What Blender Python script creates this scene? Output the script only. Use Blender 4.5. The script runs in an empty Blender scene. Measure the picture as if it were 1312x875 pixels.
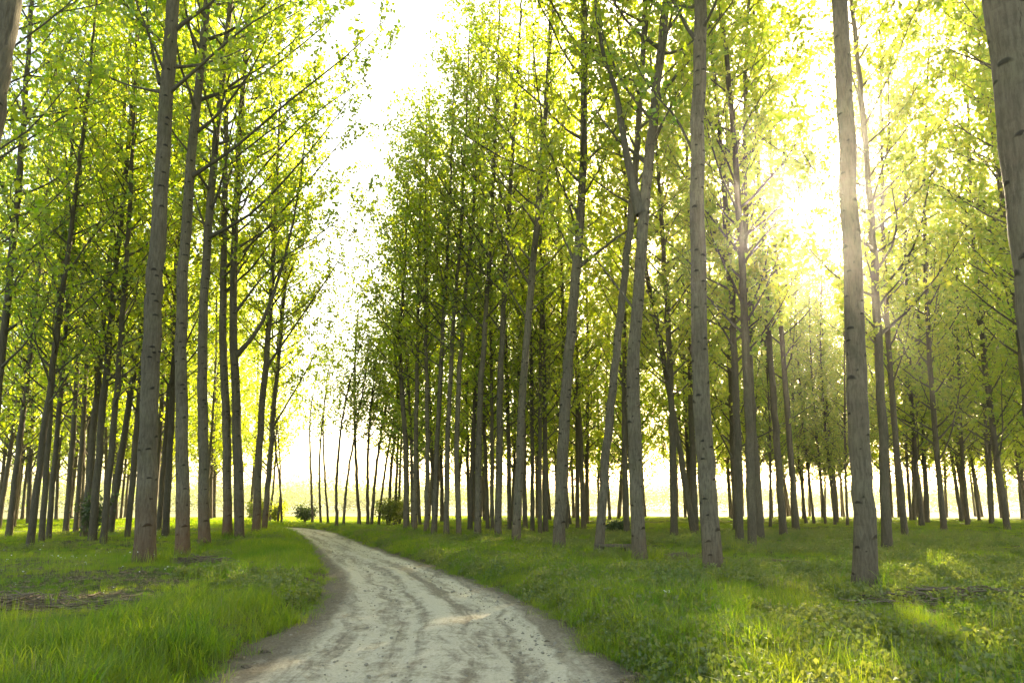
import bpy, math
import numpy as np
from mathutils import Vector

# ------------------------------------------------------------------ camera / world / light
S = bpy.context.scene
COL = S.collection
CAM_H, FPX, HORIZ, PITCH = 1.35, 900.0, 645.0, math.radians(8.0)
PRIN = HORIZ - FPX * math.tan(PITCH)          # image row of the principal point (lens shift)
cam_d = bpy.data.cameras.new('camera'); cam = bpy.data.objects.new('camera', cam_d); COL.objects.link(cam)
cam.location = (0, 0, CAM_H); cam.rotation_euler = (math.pi / 2 + PITCH, 0, 0)
cam_d.sensor_width = 36.0; cam_d.lens = 36.0 * FPX / 1312.0
cam_d.shift_y = (PRIN - 437.5) / 1312.0
cam_d.clip_start = 0.05; cam_d.clip_end = 4000
S.camera = cam

def ray(px, py):
    X, Y = (px - 656.0) / FPX, (PRIN - py) / FPX
    c, s = math.cos(PITCH), math.sin(PITCH)
    return np.array([X, c - Y * s, s + Y * c])

SUN = Vector(ray(1030, 268)).normalized()
SUN_EL = math.asin(SUN.z); SUN_AZ = math.atan2(SUN.x, SUN.y)
W = bpy.data.worlds.new('World'); S.world = W; W.use_nodes = True
nt = W.node_tree; nt.nodes.clear()
sky = nt.nodes.new('ShaderNodeTexSky'); sky.sky_type = 'NISHITA'; sky.sun_disc = False
sky.sun_elevation = SUN_EL; sky.sun_rotation = SUN_AZ
sky.air_density = 1.0; sky.dust_density = 2.0; sky.ozone_density = 1.0
bg = nt.nodes.new('ShaderNodeBackground'); bg.inputs['Strength'].default_value = 0.12
wo = nt.nodes.new('ShaderNodeOutputWorld')
nt.links.new(sky.outputs[0], bg.inputs[0]); nt.links.new(bg.outputs[0], wo.inputs[0])
sun_d = bpy.data.lights.new('sun', 'SUN'); sun_d.energy = 5.0; sun_d.angle = math.radians(0.5); sun_d.color = (1.0, 0.93, 0.80)
sun = bpy.data.objects.new('sun', sun_d); COL.objects.link(sun)
sun.rotation_euler = SUN.to_track_quat('Z', 'Y').to_euler()
S.view_settings.view_transform = 'Standard'; S.view_settings.look = 'None'
S.view_settings.exposure = 2.62; S.view_settings.gamma = 1.0; S.view_settings.use_curve_mapping = False
S.view_settings.use_white_balance = True; S.view_settings.white_balance_temperature = 9200; S.view_settings.white_balance_tint = 4   # set for open shade
S.render.engine = 'CYCLES'
cy = S.cycles
cy.use_denoising = True; cy.denoiser = 'OPENIMAGEDENOISE'
cy.max_bounces = 10; cy.diffuse_bounces = 8; cy.glossy_bounces = 2; cy.transmission_bounces = 4
cy.volume_bounces = 0; cy.transparent_max_bounces = 4
cy.sample_clamp_indirect = 6.0
HAZE_DENSITY, HAZE_G = 0.0005, 0.88

# ------------------------------------------------------------------ helpers
RNG = np.random.default_rng(7)

def tag(o, label=None, cat=None, group=None, kind=None):
    if label: o['label'] = label
    if cat: o['category'] = cat
    if group: o['group'] = group
    if kind: o['kind'] = kind
    return o

def mesh_data(name, V, F, mat=None, uv=None, smooth=False, attrs=None, matidx=None):
    """V (n,3); F list of (m,k) index arrays; uv (n,2) per vertex"""
    if isinstance(F, np.ndarray): F = [F]
    F = [f for f in F if len(f)]
    me = bpy.data.meshes.new(name)
    V = np.ascontiguousarray(V, dtype=np.float32)
    me.vertices.add(len(V)); me.vertices.foreach_set('co', V.ravel())
    loops = np.concatenate([f.ravel() for f in F]).astype(np.int32)
    tot = np.concatenate([np.full(len(f), f.shape[1], np.int32) for f in F])
    start = np.concatenate([[0], np.cumsum(tot)[:-1]]).astype(np.int32)
    me.loops.add(len(loops)); me.loops.foreach_set('vertex_index', loops)
    me.polygons.add(len(tot)); me.polygons.foreach_set('loop_start', start)
    me.polygons.foreach_set('use_smooth', np.full(len(tot), smooth, bool))
    if uv is not None:
        l = me.uv_layers.new(name='UVMap')
        l.data.foreach_set('uv', np.ascontiguousarray(np.asarray(uv, np.float32)[loops]).ravel())
    for k, a in (attrs or {}).items():
        at = me.attributes.new(k, 'FLOAT', 'POINT'); at.data.foreach_set('value', np.asarray(a, np.float32))
    me.update(calc_edges=True)
    if mat: me.materials.append(mat)
    return me

def link(name, me, parent=None, loc=None):
    o = bpy.data.objects.new(name, me); COL.objects.link(o)
    if parent: o.parent = parent
    if loc is not None: o.location = loc
    return o

def vnoise(x, y, seed=0):
    """2-D value noise in [-1,1]"""
    x = np.asarray(x, float); y = np.asarray(y, float)
    xi = np.floor(x).astype(np.int64); yi = np.floor(y).astype(np.int64)
    fx = x - xi; fy = y - yi
    fx = fx * fx * (3 - 2 * fx); fy = fy * fy * (3 - 2 * fy)
    def h(a, b):
        n = (a * 374761393 + b * 668265263 + seed * 144665) & 0xFFFFFFFF
        n = ((n ^ (n >> 13)) * 1274126177) & 0xFFFFFFFF
        n = n ^ (n >> 16)
        return (n & 0xFFFF) / 32767.5 - 1.0
    a, b, c, d = h(xi, yi), h(xi + 1, yi), h(xi, yi + 1), h(xi + 1, yi + 1)
    return (a * (1 - fx) + b * fx) * (1 - fy) + (c * (1 - fx) + d * fx) * fy

def fbm(x, y, seed=0, o=3):
    s = 0; a = 1.0; t = 0
    for k in range(o):
        s = s + a * vnoise(x * 2 ** k, y * 2 ** k, seed + k * 17); t += a; a *= 0.5
    return s / t

def sstep(a, b, x):
    t = np.clip((x - a) / (b - a), 0, 1); return t * t * (3 - 2 * t)

def norm(v):
    return v / np.maximum(np.linalg.norm(v, axis=-1, keepdims=True), 1e-9)

def tubes(P, R, sides, wob=0.0, rng=RNG, cap=True):
    """batch of tubes: P (T,N,3), R (T,N) -> V, F(quads), UV(angle metres, length metres)"""
    T, N, _ = P.shape
    tan = norm(np.gradient(P, axis=1))
    ref = np.where(np.abs(tan[..., 2:3]) > 0.9, np.array([1.0, 0, 0]), np.array([0, 0, 1.0]))
    mean = norm(tan.mean(1, keepdims=True))
    ref = np.where(np.abs(mean[..., 2:3]) > 0.8, np.array([1.0, 0, 0]), np.array([0, 0, 1.0])) * np.ones((T, N, 1))
    u = norm(np.cross(ref, tan)); v = np.cross(tan, u)
    a = np.linspace(0, 2 * np.pi, sides + 1)[:-1] if True else 0
    RR = R[:, :, None] * (1 + wob * rng.standard_normal((T, N, sides)))
    V = P[:, :, None, :] + RR[..., None] * (np.cos(a)[None, None, :, None] * u[:, :, None, :] + np.sin(a)[None, None, :, None] * v[:, :, None, :])
    seg = np.concatenate([np.zeros((T, 1)), np.cumsum(np.linalg.norm(np.diff(P, axis=1), axis=2), 1)], 1)
    UV = np.stack([np.broadcast_to(a[None, None, :] / (2 * np.pi), (T, N, sides)), np.broadcast_to(seg[:, :, None], (T, N, sides))], -1)
    idx = np.arange(T * N * sides).reshape(T, N, sides)
    q = np.stack([idx[:, :-1, :], np.roll(idx, -1, 2)[:, :-1, :], np.roll(idx, -1, 2)[:, 1:, :], idx[:, 1:, :]], -1).reshape(-1, 4)
    return V.reshape(-1, 3), q, UV.reshape(-1, 2)

def merge(parts):
    Vs, Fs, UVs, n = [], [], [], 0
    for V, F, UV in parts:
        if len(V) == 0: continue
        Vs.append(V); Fs.append(F + n); UVs.append(UV); n += len(V)
    return np.concatenate(Vs), Fs, np.concatenate(UVs)

# ------------------------------------------------------------------ materials
def new_mat(name):
    m = bpy.data.materials.new(name); m.use_nodes = True
    t = m.node_tree; t.nodes.clear()
    out = t.nodes.new('ShaderNodeOutputMaterial')
    return m, t, out

class N:
    """small node helper"""
    def __init__(s, t): s.t = t
    def __call__(s, typ, **kw):
        n = s.t.nodes.new('ShaderNode' + typ)
        for k, v in kw.items():
            if k.startswith('i_'):
                key = k[2:]; key = int(key) if key.isdigit() else key.replace('_', ' ')
                if hasattr(v, 'is_output') or isinstance(v, bpy.types.NodeSocket): s.t.links.new(v, n.inputs[key])
                else: n.inputs[key].default_value = v
            else: setattr(n, k, v)
        return n
    def mix(s, f, a, b, mode='MIX'):
        n = s.t.nodes.new('ShaderNodeMix'); n.data_type = 'RGBA'; n.blend_type = mode
        for k, v in ((0, f), (6, a), (7, b)):
            if isinstance(v, bpy.types.NodeSocket): s.t.links.new(v, n.inputs[k])
            else: n.inputs[k].default_value = v if k == 0 else ((*v, 1) if len(v) == 3 else v)
        return n.outputs[2]
    def math(s, op, a, b=None, c=None, clamp=False):
        n = s.t.nodes.new('ShaderNodeMath'); n.operation = op; n.use_clamp = clamp
        for k, v in enumerate((a, b, c)):
            if v is None: continue
            if isinstance(v, bpy.types.NodeSocket): s.t.links.new(v, n.inputs[k])
            else: n.inputs[k].default_value = v
        return n.outputs[0]
    def ramp(s, f, *stops):
        n = s.t.nodes.new('ShaderNodeValToRGB'); s.t.links.new(f, n.inputs[0])
        e = n.color_ramp.elements
        while len(e) < len(stops): e.new(0.5)
        for k, (p, c) in enumerate(stops):
            e[k].position = p; e[k].color = (*c, 1) if len(c) == 3 else c
        return n.outputs[0]
    def noise(s, vec, scale, detail=3, rough=0.55, out=0):
        n = s.t.nodes.new('ShaderNodeTexNoise'); n.inputs['Scale'].default_value = scale
        n.inputs['Detail'].default_value = detail; n.inputs['Roughness'].default_value = rough
        if vec is not None: s.t.links.new(vec, n.inputs['Vector'])
        return n.outputs[out]
    def mapping(s, vec, scale=(1, 1, 1), loc=(0, 0, 0), rot=(0, 0, 0)):
        n = s.t.nodes.new('ShaderNodeMapping'); s.t.links.new(vec, n.inputs[0])
        n.inputs['Location'].default_value = loc; n.inputs['Rotation'].default_value = rot; n.inputs['Scale'].default_value = scale
        return n.outputs[0]
    def link(s, a, b): s.t.links.new(a, b)

def leaf_mat(name, refl_a, refl_b, trans_a, trans_b, trans_w=0.55, gloss=0.06, patch=0.0):
    m, t, out = new_mat(name); n = N(t)
    geo = n('NewGeometry'); oi = n('ObjectInfo')
    r = geo.outputs['Random Per Island']
    f = n.math('ADD', n.math('MULTIPLY', r, 0.7), n.math('MULTIPLY', oi.outputs['Random'], 0.3))
    if patch > 0:
        pn = n.noise(geo.outputs['Position'], patch, 3)
        f = n.math('ADD', n.math('MULTIPLY', f, 0.75), n.math('MULTIPLY_ADD', pn, 2.0, -0.85), clamp=True)
    d = n('BsdfDiffuse'); n.link(n.mix(f, refl_a, refl_b), d.inputs['Color'])
    tr = n('BsdfTranslucent'); n.link(n.mix(f, trans_a, trans_b), tr.inputs['Color'])
    a = n('AddShader'); 
    mx = n('MixShader', i_0=trans_w); n.link(d.outputs[0], mx.inputs[1]); n.link(tr.outputs[0], mx.inputs[2])
    g = n('BsdfGlossy'); g.inputs['Roughness'].default_value = 0.45; g.inputs['Color'].default_value = (0.9, 0.95, 0.9, 1)
    mg = n('MixShader', i_0=gloss); n.link(mx.outputs[0], mg.inputs[1]); n.link(g.outputs[0], mg.inputs[2])
    t.nodes.remove(a)
    n.link(mg.outputs[0], out.inputs[0])
    return m

def bark_mat(name, pale, mid, dark, base_red, scars=True, foot_k=(0.5, 0.2), foot_h=0.45, furrow=0.55):
    m, t, out = new_mat(name); n = N(t)
    uv = n('UVMap'); geo = n('NewGeometry'); tc = n('TexCoord'); oi = n('ObjectInfo')
    sx = n('SeparateXYZ'); n.link(tc.outputs['Object'], sx.inputs[0]); h = sx.outputs['Z']
    obj = tc.outputs['Object']
    # broad tone
    big = n.noise(obj, 0.9, 4)
    col = n.mix(n.ramp(big, (0.35, (0, 0, 0)), (0.68, (1, 1, 1))), pale, mid)
    # fine vertical furrows
    fur = n.noise(n.mapping(obj, (30, 30, 5.0)), 1.0, 5, 0.7)
    col = n.mix(n.math('MULTIPLY', n.ramp(fur, (0.42, (0, 0, 0)), (0.62, (1, 1, 1))), furrow), col, dark)
    # horizontal wrinkles
    wr = n.noise(n.mapping(obj, (5.0, 5.0, 17)), 1.0, 3, 0.6)
    col = n.mix(n.math('MULTIPLY', n.ramp(wr, (0.56, (0, 0, 0)), (0.75, (1, 1, 1))), 0.3), col, dark)
    bump_h = n.math('ADD', n.math('MULTIPLY', fur, -0.7), n.math('MULTIPLY', wr, -0.25))
    if scars:
        # eye-shaped old branch scars
        vo = n('TexVoronoi'); vo.inputs['Scale'].default_value = 1.0; vo.inputs['Randomness'].default_value = 0.9
        dist = n.noise(obj, 7, 2, out=1)
        vec = n.mapping(uv.outputs[0], (4.6, 3.0, 1))
        va = n('VectorMath', operation='MULTIPLY_ADD'); n.link(dist, va.inputs[0]); va.inputs[1].default_value = (0.25, 0.12, 0); n.link(vec, va.inputs[2])
        n.link(va.outputs[0], vo.inputs['Vector'])
        # squash: distance measured with y stretched
        sv = n('SeparateXYZ'); vs = n('VectorMath', operation='SUBTRACT'); n.link(va.outputs[0], vs.inputs[0]); n.link(vo.outputs['Position'], vs.inputs[1]); n.link(vs.outputs[0], sv.inputs[0])
        ax = n.math('ABSOLUTE', sv.outputs['X']); ay = n.math('ABSOLUTE', n.math('MULTIPLY_ADD', n.math('MULTIPLY', ax, ax), 0.5, sv.outputs['Y']))
        sc = n('SeparateColor'); n.link(vo.outputs['Color'], sc.inputs[0]); szf = n.math('MULTIPLY_ADD', sc.outputs[1], 1.4, 0.55)
        dd = n.math('MULTIPLY', szf, n.math('ADD', n.math('POWER', n.math('MULTIPLY', ax, 2.6), 2.0), n.math('POWER', n.math('MULTIPLY', ay, 12.0), 2.0)))
        pres = n.math('GREATER_THAN', sc.outputs[0], 0.42)
        mk = n.math('MULTIPLY', n.ramp(dd, (0.25, (1, 1, 1)), (1.0, (0, 0, 0))), pres)
        col = n.mix(n.math('MULTIPLY', mk, 0.85), col, tuple(c * 0.35 for c in dark))
        bump_h = n.math('ADD', bump_h, n.math('MULTIPLY', mk, 0.6))
    # reddish rough foot
    foot = n.ramp(n.math('ADD', n.math('MULTIPLY', h, foot_h), n.math('MULTIPLY', n.noise(obj, 3.0, 4), 0.5)), (0.25, (1, 1, 1)), (0.75, (0, 0, 0)))
    col = n.mix(n.math('MULTIPLY', n.math('MULTIPLY', foot, n.math('MULTIPLY_ADD', oi.outputs['Random'], *foot_k)), n.math('MULTIPLY_ADD', big, 1.2, 0.1), clamp=True), col, base_red)
    # green algae veil
    alg = n.math('MULTIPLY', n.ramp(n.noise(obj, 1.7, 3), (0.5, (0, 0, 0)), (0.75, (1, 1, 1))), 0.25)
    col = n.mix(alg, col, (0.11, 0.12, 0.05))
    # darker with thin upper limbs handled by colour alone
    hv = n('HueSaturation'); n.link(col, hv.inputs['Color']); n.link(n.math('MULTIPLY_ADD', oi.outputs['Random'], 0.35, 0.82), hv.inputs['Value'])
    b = n('BsdfPrincipled'); n.link(hv.outputs[0], b.inputs['Base Color']); b.inputs['Roughness'].default_value = 0.85; b.inputs['Specular IOR Level'].default_value = 0.2
    bp = n('Bump'); bp.inputs['Strength'].default_value = 0.9; bp.inputs['Distance'].default_value = 0.04; n.link(bump_h, bp.inputs['Height']); n.link(bp.outputs[0], b.inputs['Normal'])
    n.link(b.outputs[0], out.inputs[0])
    return m

M_BARK = bark_mat('poplar_bark', (0.175, 0.148, 0.108), (0.105, 0.087, 0.062), (0.038, 0.030, 0.022), (0.115, 0.055, 0.028))
M_BARK_RED = bark_mat('russet_footed_bark', (0.17, 0.145, 0.108), (0.10, 0.083, 0.06), (0.038, 0.030, 0.022), (0.15, 0.062, 0.028), foot_k=(0.5, 0.5), foot_h=0.24)
M_BARK2 = bark_mat('dark_bark', (0.125, 0.105, 0.075), (0.09, 0.074, 0.052), (0.038, 0.031, 0.022), (0.085, 0.052, 0.03), scars=False)
M_LIMB = bark_mat('limb_bark', (0.13, 0.115, 0.09), (0.09, 0.078, 0.058), (0.045, 0.037, 0.028), (0.09, 0.078, 0.06), scars=False)
M_LEAF = leaf_mat('poplar_leaf', (0.05, 0.10, 0.015), (0.10, 0.135, 0.02), (0.30, 0.57, 0.02), (0.78, 0.75, 0.06), 0.63)
M_SHRUB = leaf_mat('shrub_leaf', (0.03, 0.05, 0.015), (0.05, 0.08, 0.02), (0.06, 0.12, 0.02), (0.12, 0.18, 0.03), 0.4)
M_SHRUB2 = leaf_mat('bright_shrub_leaf', (0.09, 0.13, 0.025), (0.13, 0.16, 0.03), (0.35, 0.45, 0.04), (0.5, 0.5, 0.05), 0.55)
M_GRASS = leaf_mat('grass_blade', (0.034, 0.09, 0.010), (0.10, 0.14, 0.02), (0.18, 0.48, 0.014), (0.64, 0.70, 0.05), 0.52, gloss=0.03, patch=0.8)
M_WEED = leaf_mat('weed_leaf', (0.06, 0.095, 0.02), (0.12, 0.14, 0.045), (0.18, 0.32, 0.03), (0.40, 0.42, 0.06), 0.5, gloss=0.05, patch=0.7)

def flat_mat(name, a, b, scale=8.0, rough=0.9, bump=0.3):
    m, t, out = new_mat(name); n = N(t); geo = n('NewGeometry'); tc = n('TexCoord')
    f = n.math('ADD', n.math('MULTIPLY', geo.outputs['Random Per Island'], 0.6), n.math('MULTIPLY', n.noise(tc.outputs['Object'], scale, 4), 0.4))
    b_ = n('BsdfPrincipled'); n.link(n.mix(f, a, b), b_.inputs['Base Color']); b_.inputs['Roughness'].default_value = rough
    b_.inputs['Specular IOR Level'].default_value = 0.2
    if bump:
        bp = n('Bump'); bp.inputs['Strength'].default_value = bump; bp.inputs['Distance'].default_value = 0.02
        n.link(n.noise(tc.outputs['Object'], scale * 3, 4), bp.inputs['Height']); n.link(bp.outputs[0], b_.inputs['Normal'])
    n.link(b_.outputs[0], out.inputs[0])
    return m
M_LITTER = flat_mat('dry_leaf', (0.10, 0.065, 0.035), (0.28, 0.22, 0.14))
M_PEBBLE = flat_mat('pebble', (0.11, 0.09, 0.065), (0.30, 0.26, 0.205), 20)
M_CLOD = flat_mat('earth_clod', (0.06, 0.045, 0.03), (0.15, 0.115, 0.08), 12, bump=0.8)
M_TWIG = flat_mat('dead_twig', (0.09, 0.065, 0.045), (0.24, 0.19, 0.14), 10)
M_WOOD = flat_mat('weathered_timber', (0.05, 0.04, 0.03), (0.12, 0.095, 0.07), 6, bump=0.6)
M_WHITE = flat_mat('white_petal', (0.75, 0.75, 0.70), (0.85, 0.85, 0.8), 6, bump=0)

# ------------------------------------------------------------------ the road's course and the ground's height
_c = np.array([(-14, .1, 3.2), (-6, -.2, 3.2), (0, -.55, 3.2), (5.3, -.72, 3.1), (8, -.9, 2.75), (10.3, -1.27, 2.4), (13.8, -2.3, 2.0), (16.6, -3.3, 1.85),
               (21, -4.9, 1.7), (25.3, -6.4, 1.6), (30.5, -8.2, 1.6), (35.7, -10.2, 1.6), (39.5, -12.7, 1.7), (42.5, -17, 1.8), (44.5, -23, 2.0), (46.5, -34, 2.0), (50, -60, 2.0)])
_t = np.concatenate([[0], np.cumsum(np.hypot(np.diff(_c[:, 0]), np.diff(_c[:, 1])))])
_tt = np.linspace(0, _t[-1], 400)
_k = np.ones(13) / 13
def _sm(a):
    p = np.concatenate([2 * a[0] - a[6:0:-1], a, 2 * a[-1] - a[-2:-8:-1]]); return np.convolve(p, _k, 'valid')
RC = np.stack([_sm(np.interp(_tt, _t, _c[:, 1])), _sm(np.interp(_tt, _t, _c[:, 0]))], 1)
RW = _sm(np.interp(_tt, _t, _c[:, 2])) * 0.5

def road_e(x, y):
    """distance outside the road's edge (negative on the road) and signed side"""
    x = np.asarray(x, float).ravel(); y = np.asarray(y, float).ravel()
    e = np.full(len(x), 1e3); side = np.zeros(len(x))
    near = (np.abs(x) < 75) & (y < 70) & (y > -30)
    idx = np.nonzero(near)[0]
    for s in range(0, len(idx), 20000):
        i = idx[s:s + 20000]
        dx = x[i, None] - RC[None, :, 0]; dy = y[i, None] - RC[None, :, 1]
        d2 = dx * dx + dy * dy; k = d2.argmin(1); a = np.arange(len(i))
        e[i] = np.sqrt(d2[a, k]) - RW[k]
        tg = np.gradient(RC, axis=0)[k]
        side[i] = np.sign(tg[:, 1] * dx[a, k] - tg[:, 0] * dy[a, k])
    return e, side

def ground_z(x, y, e=None):
    sh = np.shape(x); x = np.asarray(x, float).ravel(); y = np.asarray(y, float).ravel()
    if e is None: e, _ = road_e(x, y)
    d = np.hypot(x, y)
    nz = fbm(x * 1.1, y * 1.1, 3) * 0.045 + fbm(x * 3.1, y * 3.1, 5) * 0.03
    big = fbm(x * 0.16, y * 0.16, 9, 2) * 0.12
    en = e + fbm(x * 1.6, y * 1.6, 21) * 0.22
    z = -0.10 + 0.24 * sstep(-0.15, 0.75, en) + nz * sstep(0, 0.5, e) + big * sstep(0.3, 4, e)
    z = np.where(d > 60, z * np.clip(1 - (d - 60) / 40, 0, 1), z)
    return z.reshape(sh) if sh else float(z[0])

def at_ground(px, py):
    r = ray(px, py); o = np.array([0, 0, CAM_H]); t = CAM_H / -r[2]
    for _ in range(12):
        p = o + r * t; z = ground_z(np.array([p[0]]), np.array([p[1]]))[0]
        t = (CAM_H - z) / -r[2]
    p = o + r * t
    return np.array([p[0], p[1], ground_z(np.array([p[0]]), np.array([p[1]]))[0]])

def axis_pts(x0, x1, step, far, g=1.22):
    a = list(np.arange(x0, x1 + 1e-6, step)); s = step; v = x1
    while v < far: s *= g; v += s; a.append(v)
    s = step; v = x0; b = []
    while v > -far: s *= g; v -= s; b.append(v)
    return np.array(b[::-1] + a)

# ground sheet
gx = axis_pts(-22, 22, 0.22, 1500); gy = axis_pts(-3, 44, 0.22, 1500)
GX, GY = np.meshgrid(gx, gy); ge, gs = road_e(GX, GY); gz = ground_z(GX, GY, ge.reshape(GX.shape).ravel()).ravel()
ii = np.arange(GX.size).reshape(GX.shape)
GF = np.stack([ii[:-1, :-1], ii[:-1, 1:], ii[1:, 1:], ii[1:, :-1]], -1).reshape(-1, 4)
def ground_mat():
    m, t, out = new_mat('meadow_ground'); n = N(t); geo = n('NewGeometry'); P = geo.outputs['Position']
    at = n('Attribute', attribute_name='edge'); e = at.outputs['Fac']
    n1 = n.noise(P, 0.6, 5); n2 = n.noise(P, 7, 5, 0.65); n3 = n.noise(P, 40, 3)
    green = n.mix(n2, (0.035, 0.07, 0.012), (0.085, 0.115, 0.02))
    soil = n.mix(n3, (0.055, 0.042, 0.027), (0.15, 0.12, 0.08))
    f = n.math('ADD', n.math('MULTIPLY', n1, 0.5), n.math('MULTIPLY', n2, 0.5))
    col = n.mix(n.ramp(f, (0.44, (1, 1, 1)), (0.58, (0, 0, 0))), green, soil)
    er = n.math('ADD', e, n.math('MULTIPLY_ADD', n2, 0.8, -0.4))
    col = n.mix(n.ramp(er, (0.25, (1, 1, 1)), (0.7, (0, 0, 0))), col, soil)
    # beyond the plantation: sunlit field of young crop
    ln = n('VectorMath', operation='LENGTH'); n.link(P, ln.inputs[0])
    field = n.mix(n.noise(P, 0.05, 3), (0.17, 0.19, 0.09), (0.26, 0.25, 0.16))
    fd = n.math('DIVIDE', n.math('SUBTRACT', ln.outputs['Value'], 62.0), 14.0, clamp=True)
    col = n.mix(fd, col, field)
    b = n('BsdfPrincipled'); n.link(col, b.inputs['Base Color']); b.inputs['Roughness'].default_value = 0.95; b.inputs['Specular IOR Level'].default_value = 0.1
    bp = n('Bump'); bp.inputs['Strength'].default_value = 0.7; bp.inputs['Distance'].default_value = 0.05
    n.link(n.math('ADD', n2, n.math('MULTIPLY', n3, 0.4)), bp.inputs['Height']); n.link(bp.outputs[0], b.inputs['Normal'])
    n.link(b.outputs[0], out.inputs[0]); return m
ground = link('ground', mesh_data('ground', np.stack([GX.ravel(), GY.ravel(), gz], 1), GF, ground_mat(), smooth=True, attrs={'edge': np.clip(ge, -2, 50)}))
tag(ground, 'grassy plantation floor and the field beyond', 'ground', kind='structure')

# dirt road strip
def build_road():
    d = np.concatenate([[0], np.cumsum(np.linalg.norm(np.diff(RC, axis=0), axis=1))])
    s0 = np.interp(2.5, RC[:150, 1], d[:150]); s1 = d[-1] * 0.93
    s = list(np.arange(max(d[0], s0 - 14), s0, 0.4)); v = s0; st = 0.045
    while v < s1: s.append(v); v += st; st = min(st * 1.009, 0.5)
    s = np.array(s)
    cx, cyy, hw = np.interp(s, d, RC[:, 0]), np.interp(s, d, RC[:, 1]), np.interp(s, d, RW)
    tx, ty = np.gradient(cx, s), np.gradient(cyy, s); L = np.hypot(tx, ty); nx, ny = ty / L, -tx / L
    K = 90; u = np.linspace(-1, 1, K)
    X = cx[:, None] + nx[:, None] * u[None] * (hw[:, None] + 0.75); Y = cyy[:, None] + ny[:, None] * u[None] * (hw[:, None] + 0.75)
    off = u[None] * (hw[:, None] + 0.75); sc = hw[:, None] / 1.6
    wv = 0.10 * vnoise(s * 0.22, s * 0, 4)[:, None]
    def g(c, w): return np.exp(-((off - c * sc - wv) / w) ** 2)
    z = 0.012 - 0.028 * g(-0.62, 0.24) - 0.028 * g(0.82, 0.24) - 0.016 * g(-0.25, 0.10) - 0.014 * g(0.45, 0.11) + 0.012 * g(0.1, 0.25)
    z = z - 0.05 * sstep(0.0, 0.7, np.abs(off) - hw[:, None])
    z = z + 0.022 * fbm(X * 1.3, Y * 1.3, 31) + 0.012 * fbm(X * 6, Y * 6, 33, 3) + 0.006 * vnoise(X * 20, Y * 20, 37)
    rough = sstep(0.55, 1.0, np.abs(off) / hw[:, None])
    z = z + rough * 0.022 * fbm(X * 9, Y * 9, 41)
    # tyre tread bars
    tread = np.sin(s[:, None] * 2 * np.pi / 0.16 + 3 * off) * 0.006 * (g(-0.62, 0.16) + g(0.45, 0.09)) * sstep(-0.1, 0.4, vnoise(s * 0.5, s * 0, 8))[:, None]
    z = z + tread
    ii = np.arange(X.size).reshape(X.shape)
    F = np.stack([ii[:-1, :-1], ii[:-1, 1:], ii[1:, 1:], ii[1:, :-1]], -1).reshape(-1, 4)
    uv = np.stack([off + 0 * X, s[:, None] + 0 * X], -1).reshape(-1, 2)
    m, t, out = new_mat('dirt_road'); n = N(t); uvn = n('UVMap'); geo = n('NewGeometry'); P = geo.outputs['Position']
    sx = n('SeparateXYZ'); n.link(uvn.outputs[0], sx.inputs[0]); U = sx.outputs['X']
    at = n('Attribute', attribute_name='rel'); rel = at.outputs['Fac']
    wv = n('VectorMath', operation='MULTIPLY_ADD'); n.link(n.noise(P, 0.9, 3, out=1), wv.inputs[0]); wv.inputs[1].default_value = (0.5, 0.5, 0); n.link(uvn.outputs[0], wv.inputs[2])
    a = n.noise(n.mapping(wv.outputs[0], (3.6, 0.13, 1)), 1.0, 6, 0.66)     # streaks along the wheels' way
    b2 = n.noise(P, 5, 7, 0.75); c2 = n.ramp(n.noise(P, 38, 6, 0.8), (0.3, (0, 0, 0)), (0.7, (1, 1, 1)))
    pale = n.mix(c2, (0.40, 0.335, 0.24), (0.68, 0.61, 0.48)); brown = n.mix(c2, (0.13, 0.10, 0.068), (0.35, 0.29, 0.215))
    f = n.math('ADD', n.math('MULTIPLY', a, 0.6), n.math('MULTIPLY', b2, 0.4))
    col = n.mix(n.ramp(f, (0.43, (0, 0, 0)), (0.53, (1, 1, 1))), brown, pale)
    er = n.math('ADD', n.math('ABSOLUTE', n.math('ADD', rel, -0.06)), n.math('MULTIPLY_ADD', b2, 0.7, -0.35))
    soil = n.mix(c2, (0.075, 0.057, 0.038), (0.25, 0.20, 0.145))
    col = n.mix(n.ramp(er, (0.78, (0, 0, 0)), (0.98, (1, 1, 1))), col, soil)
    bs = n('BsdfPrincipled'); n.link(col, bs.inputs['Base Color']); bs.inputs['Roughness'].default_value = 0.9; bs.inputs['Specular IOR Level'].default_value = 0.25
    bp = n('Bump'); bp.inputs['Strength'].default_value = 0.8; bp.inputs['Distance'].default_value = 0.02
    n.link(n.math('ADD', n.math('MULTIPLY', b2, 0.8), n.math('MULTIPLY', c2, 0.5)), bp.inputs['Height']); n.link(bp.outputs[0], bs.inputs['Normal'])
    n.link(bs.outputs[0], out.inputs[0])
    rel_ = (off / hw[:, None] + 0 * X).ravel()
    o = link('dirt_road', mesh_data('dirt_road', np.stack([X.ravel(), Y.ravel(), z.ravel()], 1), F, m, uv=uv, smooth=True, attrs={'rel': rel_}))
    tag(o, 'pale rutted dirt road curving away between the trees', 'road', kind='structure')
build_road()

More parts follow.
